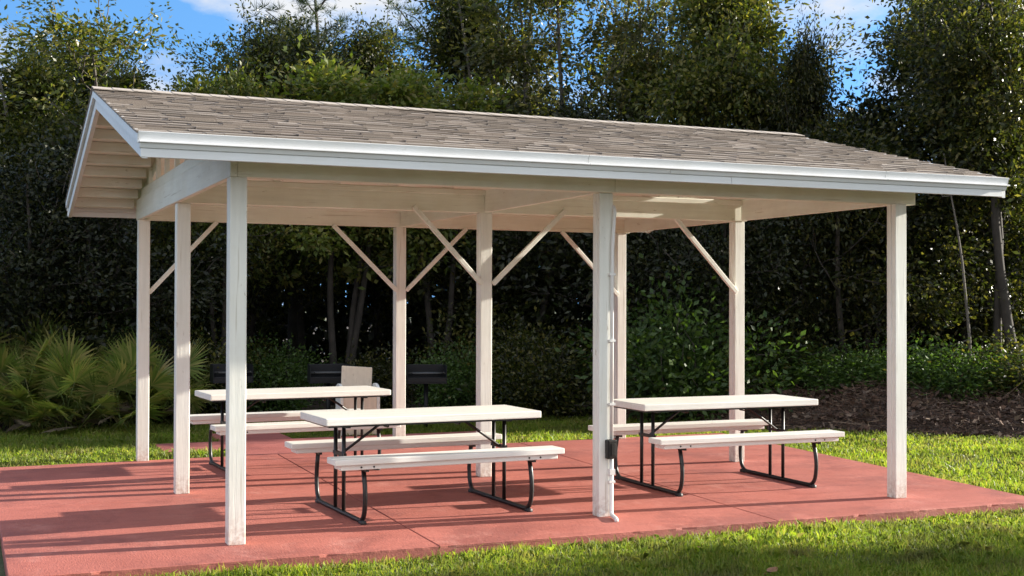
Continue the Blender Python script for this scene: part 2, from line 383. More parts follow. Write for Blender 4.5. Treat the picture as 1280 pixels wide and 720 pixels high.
m = PB(); m.box(cx-.044, cx+.016, by-.064, by-.0525, .423, .542); m.box(cx-.03, cx+.0, by-.070, by-.0645, .44, .525); m.box(cx+.0165, cx+.030, by-.048, by-.024, .45, .50)
m.build('outlet_cover', M['bronze'], ob, bevel=.003)

BH = .20
# long beams (doubled boards) front, middle, back
for y, x1, z1 in ((0.0, 5.40, HB+BH), (2.27, 5.34, HB+BH), (4.59, 5.34, HB+BH)):
    m = PB(); xa = .046
    for (u0, u1) in ((y+.002, y+.048), (y+.056, y+.104)):
        m.box(xa, 2.58 if u0 > y+.05 else 2.71, u0, u1, HB, z1); m.box(2.583 if u0 > y+.05 else 2.713, x1, u0, u1, HB, z1-.002)
    m.box(xa+.01, x1-.01, y+.0485, y+.0555, HB+.006, z1-.006)
    if y > 0: m.box(xa+.3, x1-.02, y-.036, y-.001, z1-.052, z1-.010)     # ledger strip
    m.build('long_beam', M['beam'], bevel=.003)
# tie beams across the building
for x, ends in ((0, (-.004, 4.70)), (2.6, (.112, 4.585)), (5.235, (.112, 4.70))):
    m = PB(); a, b = ends
    if x == 0:
        m.box(x, x+.043, a, b, HB, HB+.195)
    else:
        m.box(x+.03, x+.075, a, 2.262, HB+.003, HB+.195); m.box(x+.03, x+.075, 2.382, b, HB+.003, HB+.195)
    m.build('tie_beam', M['tie'], bevel=.003)
# gable framing (open): upper plate, studs
for x, d in ((.006, 1), (5.27, 1)):
    m = PB(); ya, yb = .30, 4.40
    m.box(x+.006, x+.044, .28, 4.44, HB+.2, HB+.285)
    m.build('gable_plate', M['tie'], bevel=.003)
    for yy in (.85, 1.32, 1.85, YR-.02, 2.9, 3.42, 3.9):
        m = PB(); z1 = rz(yy)-.085
        p = [(x+.008, yy, HB+.287), (x+.046, yy, HB+.287), (x+.046, yy+.038, HB+.287), (x+.008, yy+.038, HB+.287)]
        p += [(a, b, rz(b)-.062) for a, b, c in p]
        m.add(p, [(3, 2, 1, 0), (4, 5, 6, 7), (0, 1, 5, 4), (1, 2, 6, 5), (2, 3, 7, 6), (3, 0, 4, 7)]); m.build('gable_stud', M['tie'])
def sloped(m, x0, x1, ya, yb, t0, t1, dz=0):
    """board following the roof from ya to yb: t0..t1 metres under the roof plane"""
    p = [(x, y, rz(y)-t) for t in (t1, t0) for y in (ya, yb) for x in (x0, x1)]
    return m.add(p, [(0, 2, 3, 1), (4, 5, 7, 6), (0, 1, 5, 4), (2, 6, 7, 3), (0, 4, 6, 2), (1, 3, 7, 5)])
EPS = .002
xr = list(np.linspace(.045, 5.26, 10))
for x in xr:
    for (a, b) in ((YE0+.06, YR-.012), (YR+.012, YE1-.06)):
        m = PB(); sloped(m, x, x+.038, a, b, .045, .155); m.build('rafter', M['tie'])
m = PB(); m.box(.02, 5.3, YR-.009, YR+.009, ZR-.21, ZR-.04); m.build('ridge_board', M['beam'])
# roof deck boards, lookouts under the gable overhangs
for side in (0, 1):
    m = PB(); nb = 9
    for k in range(nb):
        t0, t1 = k/nb, (k+1)/nb
        a, b = ((YE0+.02+(YR-YE0-.02)*t0, YE0+.02+(YR-YE0-.02)*t1-.006) if side == 0 else (YR+(YE1-.02-YR)*t0+.006, YR+(YE1-.02-YR)*t1))
        sloped(m, X0+.02, X1-.02, a, b, .018, .044 - .003*(k % 2))
    m.build('roof_deck', M['deck'])
    for (xa, xb) in ((X0+.048, -.002), (5.32, X1-.048)):
        for k in range(9):
            t = (k+.75)/9.2
            y = YE0+.03+(YR-YE0)*t if side == 0 else YE1-.03-(YE1-YR)*t
            mm = PB(); sloped(mm, xa, xb, y-.019, y+.019, .0465, .128); mm.build('lookout', M['deck'], bevel=.002)
# rake boards: fly rafter and a proud outer trim
for xo, s in ((X0, 1), (X1, -1)):
    for (a, b) in ((YE0-.018, YR-EPS), (YR+EPS, YE1+.018)):
        m = PB()
        x0, x1 = sorted((xo+s*.012, xo+s*.046)); sloped(m, x0, x1, a, b, .016, .150)
        x0, x1 = sorted((xo-s*.012, xo+s*.0105)); sloped(m, x0, x1, a, b, -.002, .062)
        m.build('rake_board', M['trim'], bevel=.003)
# eave fascia: three stepped bands, each in lengths with butt joints
for y, s in ((YE0, -1), (YE1, 1)):
    m = PB()
    def band(x0, x1, o, zt, zb, cuts, lean=0):
        e = [x0]+cuts+[x1]
        for i in range(len(e)-1):
            u, v = e[i]+.0012, e[i+1]-.0012
            ya, yb = y+s*.004, y+s*o
            p = [(u, ya, zb), (v, ya, zb), (v, yb-s*lean, zb), (u, yb-s*lean, zb), (u, ya, zt), (v, ya, zt), (v, yb, zt), (u, yb, zt)]
            m.add(p, [(3, 2, 1, 0), (4, 5, 6, 7), (0, 1, 5, 4), (1, 2, 6, 5), (2, 3, 7, 6), (3, 0, 4, 7)])
    band(X0-.010, X1+.012, .036, ZE+.002, ZE-.052, [2.28, 4.74], .018)
    band(X0-.006, X1+.006, .052, ZE-.0525, ZE-.064, [2.28, 4.74])
    band(X0-.002, X1-.012, .040, ZE-.0645, ZE-.094, [2.9], .012)
    band(X0+.004, X1-.045, .022, ZE-.0945, ZE-.146, [3.4])
    m.build('fascia', M['trim'], bevel=.0025)
# shingles: every tab is its own little slab
def shingles(front):
    m = PB(); u = PB(); n = 20
    y0, y1 = (YE0-.03, YR) if front else (YE1+.03, YR)
    sl = math.hypot(1, SLP)
    for r in range(n):
        ya = y0+(y1-y0)*r/n; yb = y0+(y1-y0)*min((r+1.55)/n, 1)
        x = X0-.02
        while x < X1+.02:
            wdt = random.choice((.10, .15, .19, .24, .30))*random.uniform(.9, 1.1)
            x2 = min(x+wdt, X1+.022)
            if X1+.022-x2 < .05: x2 = X1+.022
            drop = random.choice((0, 0, 0, .022)) if r > 0 else 0
            sgn = 1 if front else -1
            yl = ya - sgn*drop*.0 + sgn*(.035-drop if r > 0 else 0)
            lift = .015+random.uniform(-.003, .006)
            wav = .006*math.sin(x*1.9+.4)
            zA = rz(min(max(yl, YE0-.05), YE1+.05)) + wav; zB = rz(yb) + wav
            p = [(x+.001, yl, zA+.002), (x2-.001, yl, zA+.002), (x2-.001, yb, zB-.002), (x+.001, yb, zB-.002),
                 (x+.001, yl, zA+lift), (x2-.001, yl, zA+lift), (x2-.001, yb, zB+.002), (x+.001, yb, zB+.002)]
            m.add(p, [(3, 2, 1, 0), (4, 5, 6, 7), (0, 1, 5, 4), (1, 2, 6, 5), (2, 3, 7, 6), (3, 0, 4, 7)])
            if r > 0 and random.random() < .6:  # lower laminate strips, coloured near black to paint shadow lines below the tabs
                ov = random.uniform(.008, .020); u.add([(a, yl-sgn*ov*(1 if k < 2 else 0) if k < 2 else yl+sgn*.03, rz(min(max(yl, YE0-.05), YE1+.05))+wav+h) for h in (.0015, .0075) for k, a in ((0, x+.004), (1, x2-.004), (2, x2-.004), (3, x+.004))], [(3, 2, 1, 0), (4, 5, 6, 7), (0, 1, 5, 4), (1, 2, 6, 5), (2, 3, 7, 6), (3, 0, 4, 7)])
            x = x2
    return m, u
for fr in (True, False):
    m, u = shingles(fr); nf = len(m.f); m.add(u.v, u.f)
    rf = m.build('shingle_roof', M['shingle']); rf.data.materials.append(M['laminate_shade'])
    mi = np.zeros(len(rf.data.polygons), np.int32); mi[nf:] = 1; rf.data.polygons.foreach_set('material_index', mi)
m = PB(); x = X0-.02
while x < X1:
    x2 = min(x+.15, X1+.02)
    for s in (-1, 1):
        p = [(x, YR, ZR+.026), (x2+.03, YR, ZR+.0225), (x2+.03, YR+s*.15, ZR-.15*SLP+.0205), (x, YR+s*.15, ZR-.15*SLP+.024)]
        q = [(a, b, c-.007) for a, b, c in p]
        m.add(p+q, [(0, 1, 2, 3), (7, 6, 5, 4), (0, 4, 5, 1), (1, 5, 6, 2), (2, 6, 7, 3), (3, 7, 4, 0)])
    x = x2
m.build('ridge_cap', M['ridge'])
# diagonal braces
for y, xa, za, xb, zb in ((4.575, POSTS['BC'][0], 1.64, 1.92, 2.30), (4.575, POSTS['BC'][0]+S, 1.64, 3.37, 2.30), (4.575, 5.19, 1.60, 4.49, 2.30), (4.575, S, 1.60, .75, 2.30),
                          (2.245, POSTS['M'][0], 1.68, 1.98, 2.335), (2.245, POSTS['M'][0]+S, 1.68, 3.41, 2.345), (2.30, 5.25, 1.62, 4.56, 2.33)):
    m = PB(); yy = y+.035
    m.bar((xa, yy, za), (xb, yy, zb), .032, .042, (0, 1, 0)) if False else m.bar((xa, yy-.018, za), (xb, yy-.018, zb), .036, .040)
    m.build('brace', M['brace'], bevel=.003)

# ------------------------------------------------------------------ picnic tables
def make_table():
    root = empty('picnic_table')
    Lt, Wt, H, Lb, bz = 1.67, .64, .709, 1.73, .462
    m = MB(); m.box(-Lt/2, Lt/2, -Wt/2, Wt/2, H-.052, H); top = m.build('tabletop', M['table'], root, bevel=.009, seg=3)
    m = MB(); m.box(-Lt/2+.03, Lt/2-.03, -Wt/2+.03, Wt/2-.03, H-.066, H-.0525)
    m.build('underframe', M['steel'], root)
    for s in (-1, 1):
        y0, y1 = sorted((s*.435, s*.635))
        m = MB(); m.box(-Lb/2, Lb/2, y0, y1, bz-.042, bz); m.box(-Lb/2+.045, Lb/2-.045, y0+.022, y1-.022, bz-.078, bz-.0425)
        m.build('bench_seat', M['table'], root, bevel=.007, seg=3)
    for s in (-1, 1):
        x = s*.633; r = .0165
        m = MB()
        m.tube(fillet([(x, -.525, bz-.079), (x, -.575, .20), (x, -.535, .0165), (x, .535, .0165), (x, .575, .20), (x, .525, bz-.079)], .13, 7), r, 10)
        for y in (-.095, .095):
            m.tube([(x, y, .030), (x, y, H-.067)], .0145, 10)
        m.box(x-.010, x+.010, -.13, .13, .415, .440)
        m.box(x-.016, x+.016, -.20, .20, H-.082, H-.0665)
        # arms under the benches carried from the inner legs
        for t in (-1, 1):
            m.box(x-.011, x+.011, *sorted((t*.46, t*.61)), bz-.094, bz-.0785)
        for t in (-1, 1):
            for xo in (-.045, .045): m.tube([(x+xo, t*.6125, bz-.060), (x+xo, t*.6175, bz-.060)], .0065, 8)
        fr = m.build('leg_frame', M['steel'], root)
        for t in (-1, 1):
            c = MB(); c.tube([(x, t*.545, .010), (x, t*.475, .0095)], .0185, 10); c.build('foot_cap', M['rubber'], fr)
        m = MB(); m.tube(fillet([(x-s*.008, -.02, .43), (x-s*.30, -.02, H-.078), (x-s*.38, -.02, H-.074)], .03, 4), .0105, 8)
        m.tube(fillet([(x-s*.35, -.06, H-.068), (x-s*.35, -.06, H-.10), (x-s*.35, .04, H-.10), (x-s*.35, .04, H-.068)], .02, 4), .006, 8)
        m.build('brace', M['steel'], root)
    return root
T0 = make_table()
tabs = [(1.607, .967, .039, 'white folding picnic table just left of the post with the outlet box'),
        (4.29, 1.205, -.009, 'white folding picnic table behind the outlet box post, under the right half of the roof'),
        (1.271, 3.57, .051, 'white folding picnic table at the back, partly behind the left corner post')]
for i, (x, y, a, lab) in enumerate(tabs):
    o = T0 if i == 0 else copy_tree(T0)
    o.location = (x, y, 0); o.rotation_euler = (0, 0, a)
    tag(o, lab, 'picnic table', 'picnic tables under the pavilion')

# ------------------------------------------------------------------ waste bin with raised lid, pedestal grills
b = tag(empty('bin', (2.82, 6.75, -.055), -.12), 'pale pinkish box bin with a raised lid board, behind the rear picnic table', 'bin')
m = MB(); m.box(-.235, -.115, -.20, .2, 0, .50); 
def ear(x0, x1):
    q = MB(); pr = [(-.2, 0), (.2, 0), (.2, .53)]+[(.2*math.cos(t), .53+.07*math.sin(t)) for t in np.linspace(.3, math.pi-.3, 9)]+[(-.2, .53)]
    n = len(pr); q.add([(x0, y, z) for y, z in pr]+[(x1, y, z) for y, z in pr], [tuple(range(n)), tuple(range(2*n-1, n-1, -1))]+[(i, (i+1) % n, n+(i+1) % n, n+i) for i in range(n)]); return q
ear(-.235, -.20).build('side_panel', M['table'], b, bevel=.004); ear(.20, .235).build('side_panel', M['table'], b, bevel=.004)
m = MB(); m.box(-.198, .198, -.185, -.16, .0, .52); m.box(-.198, .198, .16, .185, 0, .52); m.box(-.198, .198, -.158, .158, .03, .05); m.build('box_body', M['bin'], b, bevel=.003)
m = MB(); Mx = Matrix.Translation((0, .10, .53)) @ Matrix.Rotation(math.radians(-14), 4, 'X') @ Matrix.Rotation(math.radians(4), 4, 'Y')
m.box(-.185, .185, -.012, .012, 0, .27, Mx); m.build('lid', M['bin'], b, bevel=.006)
def make_grill():
    r = empty('pedestal_grill')
    m = MB(); m.tube([(0, 0, 0), (0, 0, .57)], .028, 10); m.build('post', M['iron'], r)
    m = MB(); m.box(-.25, .25, -.17, .17, .57, .585); m.box(-.25, -.24, -.17, .17, .5855, .80); m.box(.24, .25, -.17, .17, .5855, .80); m.box(-.2395, .2395, .16, .17, .5855, .80); m.box(-.2395, .2395, -.17, -.16, .5855, .65)
    m.build('firebox', M['iron'], r, bevel=.003)
    m = MB()
    for k in range(11): m.tube([(-.235, -.15+.03*k, .70), (.235, -.15+.03*k, .70)], .005, 6)
    m.tube([(-.2, -.16, .70), (-.2, -.26, .72)], .008, 6); m.tube([(.2, -.16, .70), (.2, -.26, .72)], .008, 6)
    m.build('grate', M['galv'], r); return r
G0 = make_grill()
for i, (px, d, lab) in enumerate(((533, 16.2, 'black pedestal grill standing right of the back middle post'), (411, 16.4, 'black pedestal grill just left of the pale bin'), (290, 16.6, 'black pedestal grill hidden partly behind the front left corner post'))):
    o = G0 if i == 0 else copy_tree(G0); x, y = spot(px, d)
    o.location = (x, y, GZ); o.rotation_euler = (0, 0, -.25+.1*i); tag(o, lab, 'grill', 'black park grills at the wood edge')

# ------------------------------------------------------------------ vegetation
def leaf_quads(P, D, length, width, r, droop=.25):
    """rhombic leaves at points P pointing roughly along D"""
    n = len(P)
    D = D + r.normal(0, .55, (n, 3)); D[:, 2] -= droop; D /= np.linalg.norm(D, axis=1)[:, None]+1e-9
    U = r.normal(0, 1, (n, 3)); W = np.cross(D, U); W /= np.linalg.norm(W, axis=1)[:, None]+1e-9
    ln = (length*r.uniform(.6, 1.35, n))[:, None]; wd = (width*r.uniform(.7, 1.3, n))[:, None]
    Nn = np.cross(D, W)
    a = P; b2 = P+D*ln*.45+W*wd*.5; c = P+D*ln-Nn*ln*.12; d = P+D*ln*.45-W*wd*.5
    V = np.stack([a, b2, c, d], 1).reshape(-1, 3)
    return V
def merge(name, V, mat, parent=None, nv=4):
    return link(name, mesh_np(name, V, np.arange(len(V)), nv), mat, parent)
def limb_path(r, p0, d0, length, n=6, wob=.18, lift=.06):
    pts = [np.array(p0, float)]; d = np.array(d0, float); d /= np.linalg.norm(d)
    for _ in range(n):
        d = d + r.normal(0, wob, 3); d[2] += lift; d /= np.linalg.norm(d); pts.append(pts[-1]+d*length/n)
    return np.array(pts)
TREES = {}
def tree_kind(key, name, seed, H, R, z0, leaf_mat, bark, nl=9000, leaf=(.11, .05), limbs=22, shape='oval', multi=1, clump=.34, lean=.05, trunk_r=.085, sprig=1.0):
    r = np.random.default_rng(seed)
    root = empty(name); tb = MB(); tips = []
    for mstem in range(multi):
        a = r.uniform(0, 6.28)
        base = np.array([math.cos(a)*.12*(multi > 1), math.sin(a)*.12*(multi > 1), 0.])
        tr = limb_path(r, base, (math.cos(a)*lean*2, math.sin(a)*lean*2, 1), H*.86, 10, .05, .05)
        k = len(tr); tr[0][2] = -.08
        tb.tube(tr, list(np.linspace(trunk_r*1.25, .014, k)), 9)
        for i in range(limbs//multi):
            t = r.uniform(max(.08, z0/H), .97); q = t*(k-1); i0 = min(int(q), k-2); p = tr[i0]*(1-(q-i0))+tr[i0+1]*(q-i0)
            zz = t
            if shape == 'oval': rad = R*max(.25, math.sin(math.pi*min(.98, (zz-.02)**.75))) 
            elif shape == 'column': rad = R*(.95-.45*zz)
            elif shape == 'top': rad = R*max(.15, (zz-.3)*1.5) if zz < .8 else R*.85
            else: rad = R
            rad *= r.uniform(.6, 1.15); an = r.uniform(0, 6.28)
            lp = limb_path(r, p, (math.cos(an), math.sin(an), r.uniform(.05, .75)), rad, 5, .22, .05)
            tb.tube(lp, list(np.linspace(trunk_r*.42*(1.15-t), .006, len(lp))), 5)
            for _ in range(4):
                j = r.integers(2, len(lp)); tips.append((lp[j], lp[j]-p))
                if r.random() < .6:
                    d2 = r.normal(0, 1, 3); sp = limb_path(r, lp[j], d2+[0, 0, .3], rad*.35, 3, .25)
                    tb.tube(sp, [.007, .006, .005, .003], 4); tips.append((sp[-1], d2))
        tips += [(tr[-1]+r.normal(0, .12, 3), np.array([0, 0, 1.])) for _ in range(4)]
    T = np.array([t[0] for t in tips]); Dv = np.array([t[1] for t in tips]); Dv /= np.linalg.norm(Dv, axis=1)[:, None]+1e-9
    wts = r.gamma(1.0, 1, len(T)); wts[T[:, 2] > H*.76] += .3; wts /= wts.sum()
    idx = r.choice(len(T), nl, p=wts)
    sc = clump*r.uniform(.5, 1.3, len(T))
    off = r.normal(0, 1, (nl, 3))*sc[idx][:, None]*np.array([1, 1, .62])
    P = T[idx]+off; keep = P[:, 2] > .15; P = P[keep]; off = off[keep]; idx = idx[keep]
    # loose sprigs standing out of the crown
    tp = T[T[:, 2] > H*.45]; ax = T.mean(0); sp_p = []
    for _ in range(int(22+8*sprig)):
        b0 = tp[r.integers(0, len(tp))]; dd = (b0-ax)*[1, 1, .35]; dd /= np.linalg.norm(dd)+1e-6
        sp = limb_path(r, b0, dd+[0, 0, r.uniform(.3, 1.3)], r.uniform(.4, .95)*H/7, 6, .16, .03); tb.tube(sp, list(np.linspace(.008, .003, len(sp))), 4)
        q2 = sp[r.integers(1, len(sp), 46)]+r.normal(0, .075, (46, 3)); sp_p.append(q2)
    SP = np.concatenate(sp_p); VS = leaf_quads(SP, r.normal(0, 1, (len(SP), 3))+[0, 0, .3], leaf[0], leaf[1], r)
    lscale = r.uniform(.65, 1.5, len(T))[idx]
    V = leaf_quads(P, Dv[idx]*.6+off/(np.linalg.norm(off, axis=1)[:, None]+1e-6)*.6, leaf[0]*lscale, leaf[1]*lscale, r)
    tb.build('trunk', bark, root); merge('crown', np.concatenate([V, VS]), leaf_mat, root)
    TREES[key] = [root, H, False]
def place(key, x, y, h, rotz, lab, group, cat='tree', wide=1.0):
    root, H, used = TREES[key]
    o = root if not used else copy_tree(root)
    TREES[key][2] = True
    s = h/H; o.location = (x, y, GZ); o.scale = (s*wide, s*wide, s); o.rotation_euler = (0, 0, rotz)
    tag(o, lab, cat, group); return o
tree_kind('oak1', 'broadleaf_tree', 1, 7.0, 2.0, .5, M['leaf_dark'], M['bark'], 38000, (.076, .036), 46, clump=.25)
tree_kind('oak2', 'broadleaf_tree', 2, 7.0, 1.7, .6, M['leaf_mid'], M['bark'], 30000, (.080, .036), 44, clump=.24)
tree_kind('oak3', 'broadleaf_tree', 3, 7.0, 2.1, 1.0, M['leaf_dark'], M['bark'], 34000, (.074, .036), 42, 'oval', 2, .26)
tree_kind('slim1', 'slender_tree', 4, 7.0, 1.2, 1.4, M['leaf_grey'], M['bark_pale'], 11000, (.075, .034), 38, 'column', 2, .19, .09, .05)
tree_kind('slim2', 'slender_tree', 5, 7.0, 1.4, 1.6, M['leaf_mid'], M['bark_pale'], 12000, (.075, .034), 38, 'top', 3, .21, .11, .05)
tree_kind('yel1', 'young_tree', 6, 5.0, 1.35, 2.3, M['leaf_yellow'], M['bark'], 20000, (.080, .038), 38, 'oval', 3, .20, .08, .04)
tree_kind('airy', 'broadleaf_tree', 8, 8.0, 2.3, 3.6, M['leaf_dark'], M['bark'], 24000, (.076, .036), 40, 'top', 1, .25, .03, .075)
tree_kind('low1', 'understory_tree', 9, 4.0, 1.5, .3, M['leaf_dark'], M['bark'], 24000, (.064, .031), 38, 'oval', 3, .22, .12, .045)
tree_kind('low2', 'understory_tree', 10, 4.0, 1.6, .3, M['leaf_shaded'], M['bark'], 24000, (.066, .032), 38, 'oval', 3, .23, .12, .045)
# pine: needle tufts on level limbs
def pine_kind():
    r = np.random.default_rng(21); root = empty('pine_tree'); tb = MB(); H = 9.0; tips = []
    tr = limb_path(r, (0, 0, -.08), (.03, .02, 1), H, 12, .03, .05); tb.tube(tr, list(np.linspace(.13, .02, len(tr))), 9)
    for i in range(30):
        t = r.uniform(.55, .99); q = t*(len(tr)-1); i0 = min(int(q), len(tr)-2); p = tr[i0]*(1-q+i0)+tr[i0+1]*(q-i0)
        an = r.uniform(0, 6.28); rad = 2.3*(1.25-t)*r.uniform(.7, 1.2)+.3
        lp = limb_path(r, p, (math.cos(an), math.sin(an), .25), rad, 5, .2, .06); tb.tube(lp, list(np.linspace(.03, .008, len(lp))), 5)
        for j in range(2, len(lp)):
            for _ in range(3): tips.append(lp[j]+r.normal(0, .14, 3))
    T = np.array(tips); n = 11000; idx = r.integers(0, len(T), n); D = r.normal(0, 1, (n, 3)); D[:, 2] = abs(D[:, 2])*.8; D /= np.linalg.norm(D, axis=1)[:, None]
    V = leaf_quads(T[idx], D*1.5, .20, .012, r, 0); tb.build('trunk', M['bark'], root); merge('crown', V, M['needles'], root)
    TREES['pine'] = [root, H, False]
pine_kind()
GR = 'trees of the wood behind the pavilion'
TL = [  # kind, photo column, distance, top row, width factor, label
 ('oak2', 15, 20.0, 14, 1.0, 'leafy tree at the left end of the wood, its top against blue sky'),
 ('oak3', 85, 23.0, 45, 1.0, 'dark tree between the leftmost tree and the one with a wispy top'),
 ('oak2', 105, 22.0, 42, .75, 'leafy tree close behind the wispy topped one, left of the cloud gap'),
 ('slim2', 160, 20.5, 2, 1.2, 'slender tree with a thin wispy top left of the cloud gap'),
 ('low2', 120, 18.5, 150, 1.1, 'low dark tree in front of the wispy topped one, left of the roof end'),
 ('low2', 12, 17.8, 180, 1.0, 'low dark tree at the left edge above the palmettos'),
 ('low1', 216, 21.0, 140, .6, 'short tree under the cloud gap, just above the roof ridge end'),
 ('oak1', 312, 22.5, -8, .85, 'dark bushy tree on the right side of the cloud gap'),
 ('yel1', 285, 19.5, 72, .8, 'light green young tree in front of the cloud gap, above the ridge'),
 ('pine', 420, 27.0, -40, 1.0, 'tall pine with level limbs rising over the yellow green trees'),
 ('pine', 520, 28.0, -60, 1.0, 'second pine, farther right, its needles over the yellow green trees'),
 ('yel1', 425, 20.0, 55, 1.15, 'yellow green young tree below the pines, left one of a pair'),
 ('yel1', 540, 20.0, 62, 1.1, 'yellow green young tree below the pines, right one of a pair'),
 ('oak3', 372, 24.0, 2, 1.0, 'dark tree filling in behind the left yellow green tree'),
 ('oak1', 590, 24.0, -80, .8, 'big dark tree rising right of the yellow green pair'),
 ('slim1', 655, 22.5, -110, 1.1, 'slender tree with open crown, sky showing left and right of its stems'),
 ('slim2', 715, 23.5, -100, 1.0, 'several stemmed slender tree with sky gaps above the middle of the roof'),
 ('low1', 640, 20.5, 118, 1.0, 'low green tree just above the middle of the roof ridge'),
 ('low2', 745, 20.5, 100, 1.0, 'low dark tree just above the ridge, right of its middle'),
 ('slim1', 785, 22.0, -120, 1.1, 'tall slender grey green tree standing left of the dense pair'),
 ('oak2', 850, 20.5, -110, .85, 'dense tall tree with olive leaves, left one of the dense pair'),
 ('oak2', 935, 19.8, -100, .85, 'dense tall tree with olive leaves, right one of the dense pair'),
 ('slim1', 892, 22.0, -70, 1.2, 'slender tree filling the space between the dense olive pair'),
 ('oak1', 1003, 19.5, -5, .50, 'dark narrow tree on the left side of the right hand sky gap'),
 ('low1', 1070, 19.4, 132, .95, 'low leafy tree at the foot of the right hand sky gap'),
 ('airy', 1205, 20.5, -140, .78, 'tall tree with bare lower trunk and open crown right of the sky gap'),
 ('airy', 1275, 19.0, -170, .9, 'tall tree with bare lower trunk at the right edge of the wood'),
 ('low2', 1160, 21.5, 105, 1.0, 'low dark tree behind the pale bare sapling'),
 ('low1', 1262, 21.0, 112, 1.0, 'low leafy tree at the right edge of the wood'),
 ('oak1', 475, 25.5, -20, .9, 'dark tree rising between the two pines'),
 ('oak3', 1050, 24.5, 120, .9, 'dark tree deep behind the right hand sky gap'),
 ('low2', 880, 18.6, 150, .9, 'low dark tree below the dense olive pair, just above the roof'),
 ('oak3', 225, 26.5, 160, .8, 'dark tree deep behind the cloud gap'),
]
for i, (k, px, d, ty, wd, lab) in enumerate(TL):
    x, y = spot(px, d); place(k, x, y, top_z(ty, d)-GZ, i*2.4, lab, GR, wide=wd)
# the wood goes on to the right of the view and shades its own edge; more trees across the lawn shade the near grass
SH = [('oak1', 13.0, 7.6, 7.5, 'tree farther right along the wood edge, outside the view'), ('low2', 13.0, 8.3, 3.6, 'low tree farther right along the wood edge, outside the view'),
      ('oak3', 16.0, 7.6, 8.0, 'second tree farther right along the wood edge, outside the view'), ('oak1', 20, 8.0, 8.5, 'third tree farther right along the wood edge, outside the view')]
for i, (k, x, y, h, lab) in enumerate(SH): place(k, x, y, h, i*1.7, lab, GR)
LN = [('oak1', 13.5, -4.1, 8.0, 'shade tree on the lawn nearest the pavilion, right of the view'), ('oak3', 15.0, -7.4, 8.5, 'shade tree on the front lawn, third from the pavilion, right of the view'),
      ('oak1', 18.5, -4.9, 9.5, 'shade tree on the lawn second from the pavilion, right of the view'), ('low2', 11.0, -3.6, 3.6, 'low shade tree on the lawn right of the view'), ('low2', 15.5, -3.9, 4.2, 'low shade tree on the lawn, farther right outside the view'), ('oak2', 9.5, -6.4, 7.0, 'narrow shade tree on the front lawn, closest to the view on its right')]
for i, (k, x, y, h, lab) in enumerate(LN): place(k, x, y, h, 1+i*1.9, lab, 'shade trees on the lawn')

# far wood behind, one mass
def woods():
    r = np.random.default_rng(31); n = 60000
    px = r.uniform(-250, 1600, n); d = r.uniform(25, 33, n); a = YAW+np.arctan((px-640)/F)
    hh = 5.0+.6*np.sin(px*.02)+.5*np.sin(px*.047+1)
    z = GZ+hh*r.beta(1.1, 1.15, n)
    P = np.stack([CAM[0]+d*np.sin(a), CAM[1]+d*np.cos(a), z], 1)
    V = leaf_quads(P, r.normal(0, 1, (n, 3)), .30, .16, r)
    return merge('woods', V, M['leaf_shaded'])
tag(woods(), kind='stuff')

# bushes along the edge
def bush_kind(key, name, seed, R, H, mat, n, leaf):
    r = np.random.default_rng(seed); root = empty(name); sb = MB(); tips = []
    for i in range(26):
        a = r.uniform(0, 6.28); lp = limb_path(r, (r.normal(0, .08), r.normal(0, .08), -.02), (math.cos(a)*r.uniform(.1, 1), math.sin(a)*r.uniform(.1, 1), 1), H*r.uniform(.6, 1.05), 6, .2, -.02)
        lp[:, 0] *= R/H*1.3; lp[:, 1] *= R/H*1.3
        sb.tube(lp, list(np.linspace(.014, .003, len(lp))), 5)
        for j in range(1, len(lp)): tips.append(lp[j])
    T = np.array(tips); idx = r.integers(0, len(T), n); off = r.normal(0, .17, (n, 3)); P = T[idx]+off; k = P[:, 2] > .02; P = P[k]; off = off[k]
    V = leaf_quads(P, off*4+[0, 0, .5], leaf[0], leaf[1], r); sb.build('stem', M['bark'], root); merge('foliage', V, mat, root); TREES[key] = [root, H, False]
bush_kind('bush1', 'bush', 41, .9, 1.3, M['bush'], 8000, (.068, .036))
bush_kind('bush2', 'bush', 42, 1.0, 1.2, M['leaf_dark'], 8000, (.065, .034))
BL = [('bush1', 850, 17.3, 362, 'bright green bush framed between the two right hand back posts'),
      ('bush2', 690, 17.8, 420, 'dark bush right of the middle post'), ('bush1', 565, 18.4, 432, 'green bush behind the right hand grill'),
      ('bush2', 470, 18.6, 440, 'low bush behind the pale bin'), ('bush1', 345, 18.3, 428, 'green bush behind the left grills'),
      ('bush2', 250, 17.8, 420, 'green bush between the left posts'), ('bush1', 110, 18.4, 385, 'bush rising behind the palmettos'), ('bush2', 20, 18.2, 380, 'bush at the left edge behind the palmettos'),
      ('bush2', 770, 18.2, 440, 'dark bush behind the far right table end'), ('bush1', 990, 18.6, 425, 'bush behind the brushwood bank, left of the right corner post'),
      ('bush2', 930, 18.7, 395, 'dark bush just right of the back post with one brace'), ('bush1', 1075, 18.3, 428, 'bush behind the right corner post'), ('bush1', 1150, 18.2, 424, 'ferny bush at the foot of the pale sapling'),
      ('bush1', 1215, 18.2, 428, 'ferny bush right of the pale sapling'), ('bush2', 1275, 18.1, 422, 'ferny bush at the right edge'), ('bush2', 630, 19.2, 400, 'dark bush deep behind the middle post')]
for i, (k, px, d, ty, lab) in enumerate(BL):
    x, y = spot(px, d); zb = .24 if px > 900 else 0
    o = place(k, x, y, top_z(ty, d)-GZ-zb, i*1.3, lab, 'bushes along the wood edge', 'bush', 1.15 if px < 900 else 1.7)
    o.location.z = GZ+zb

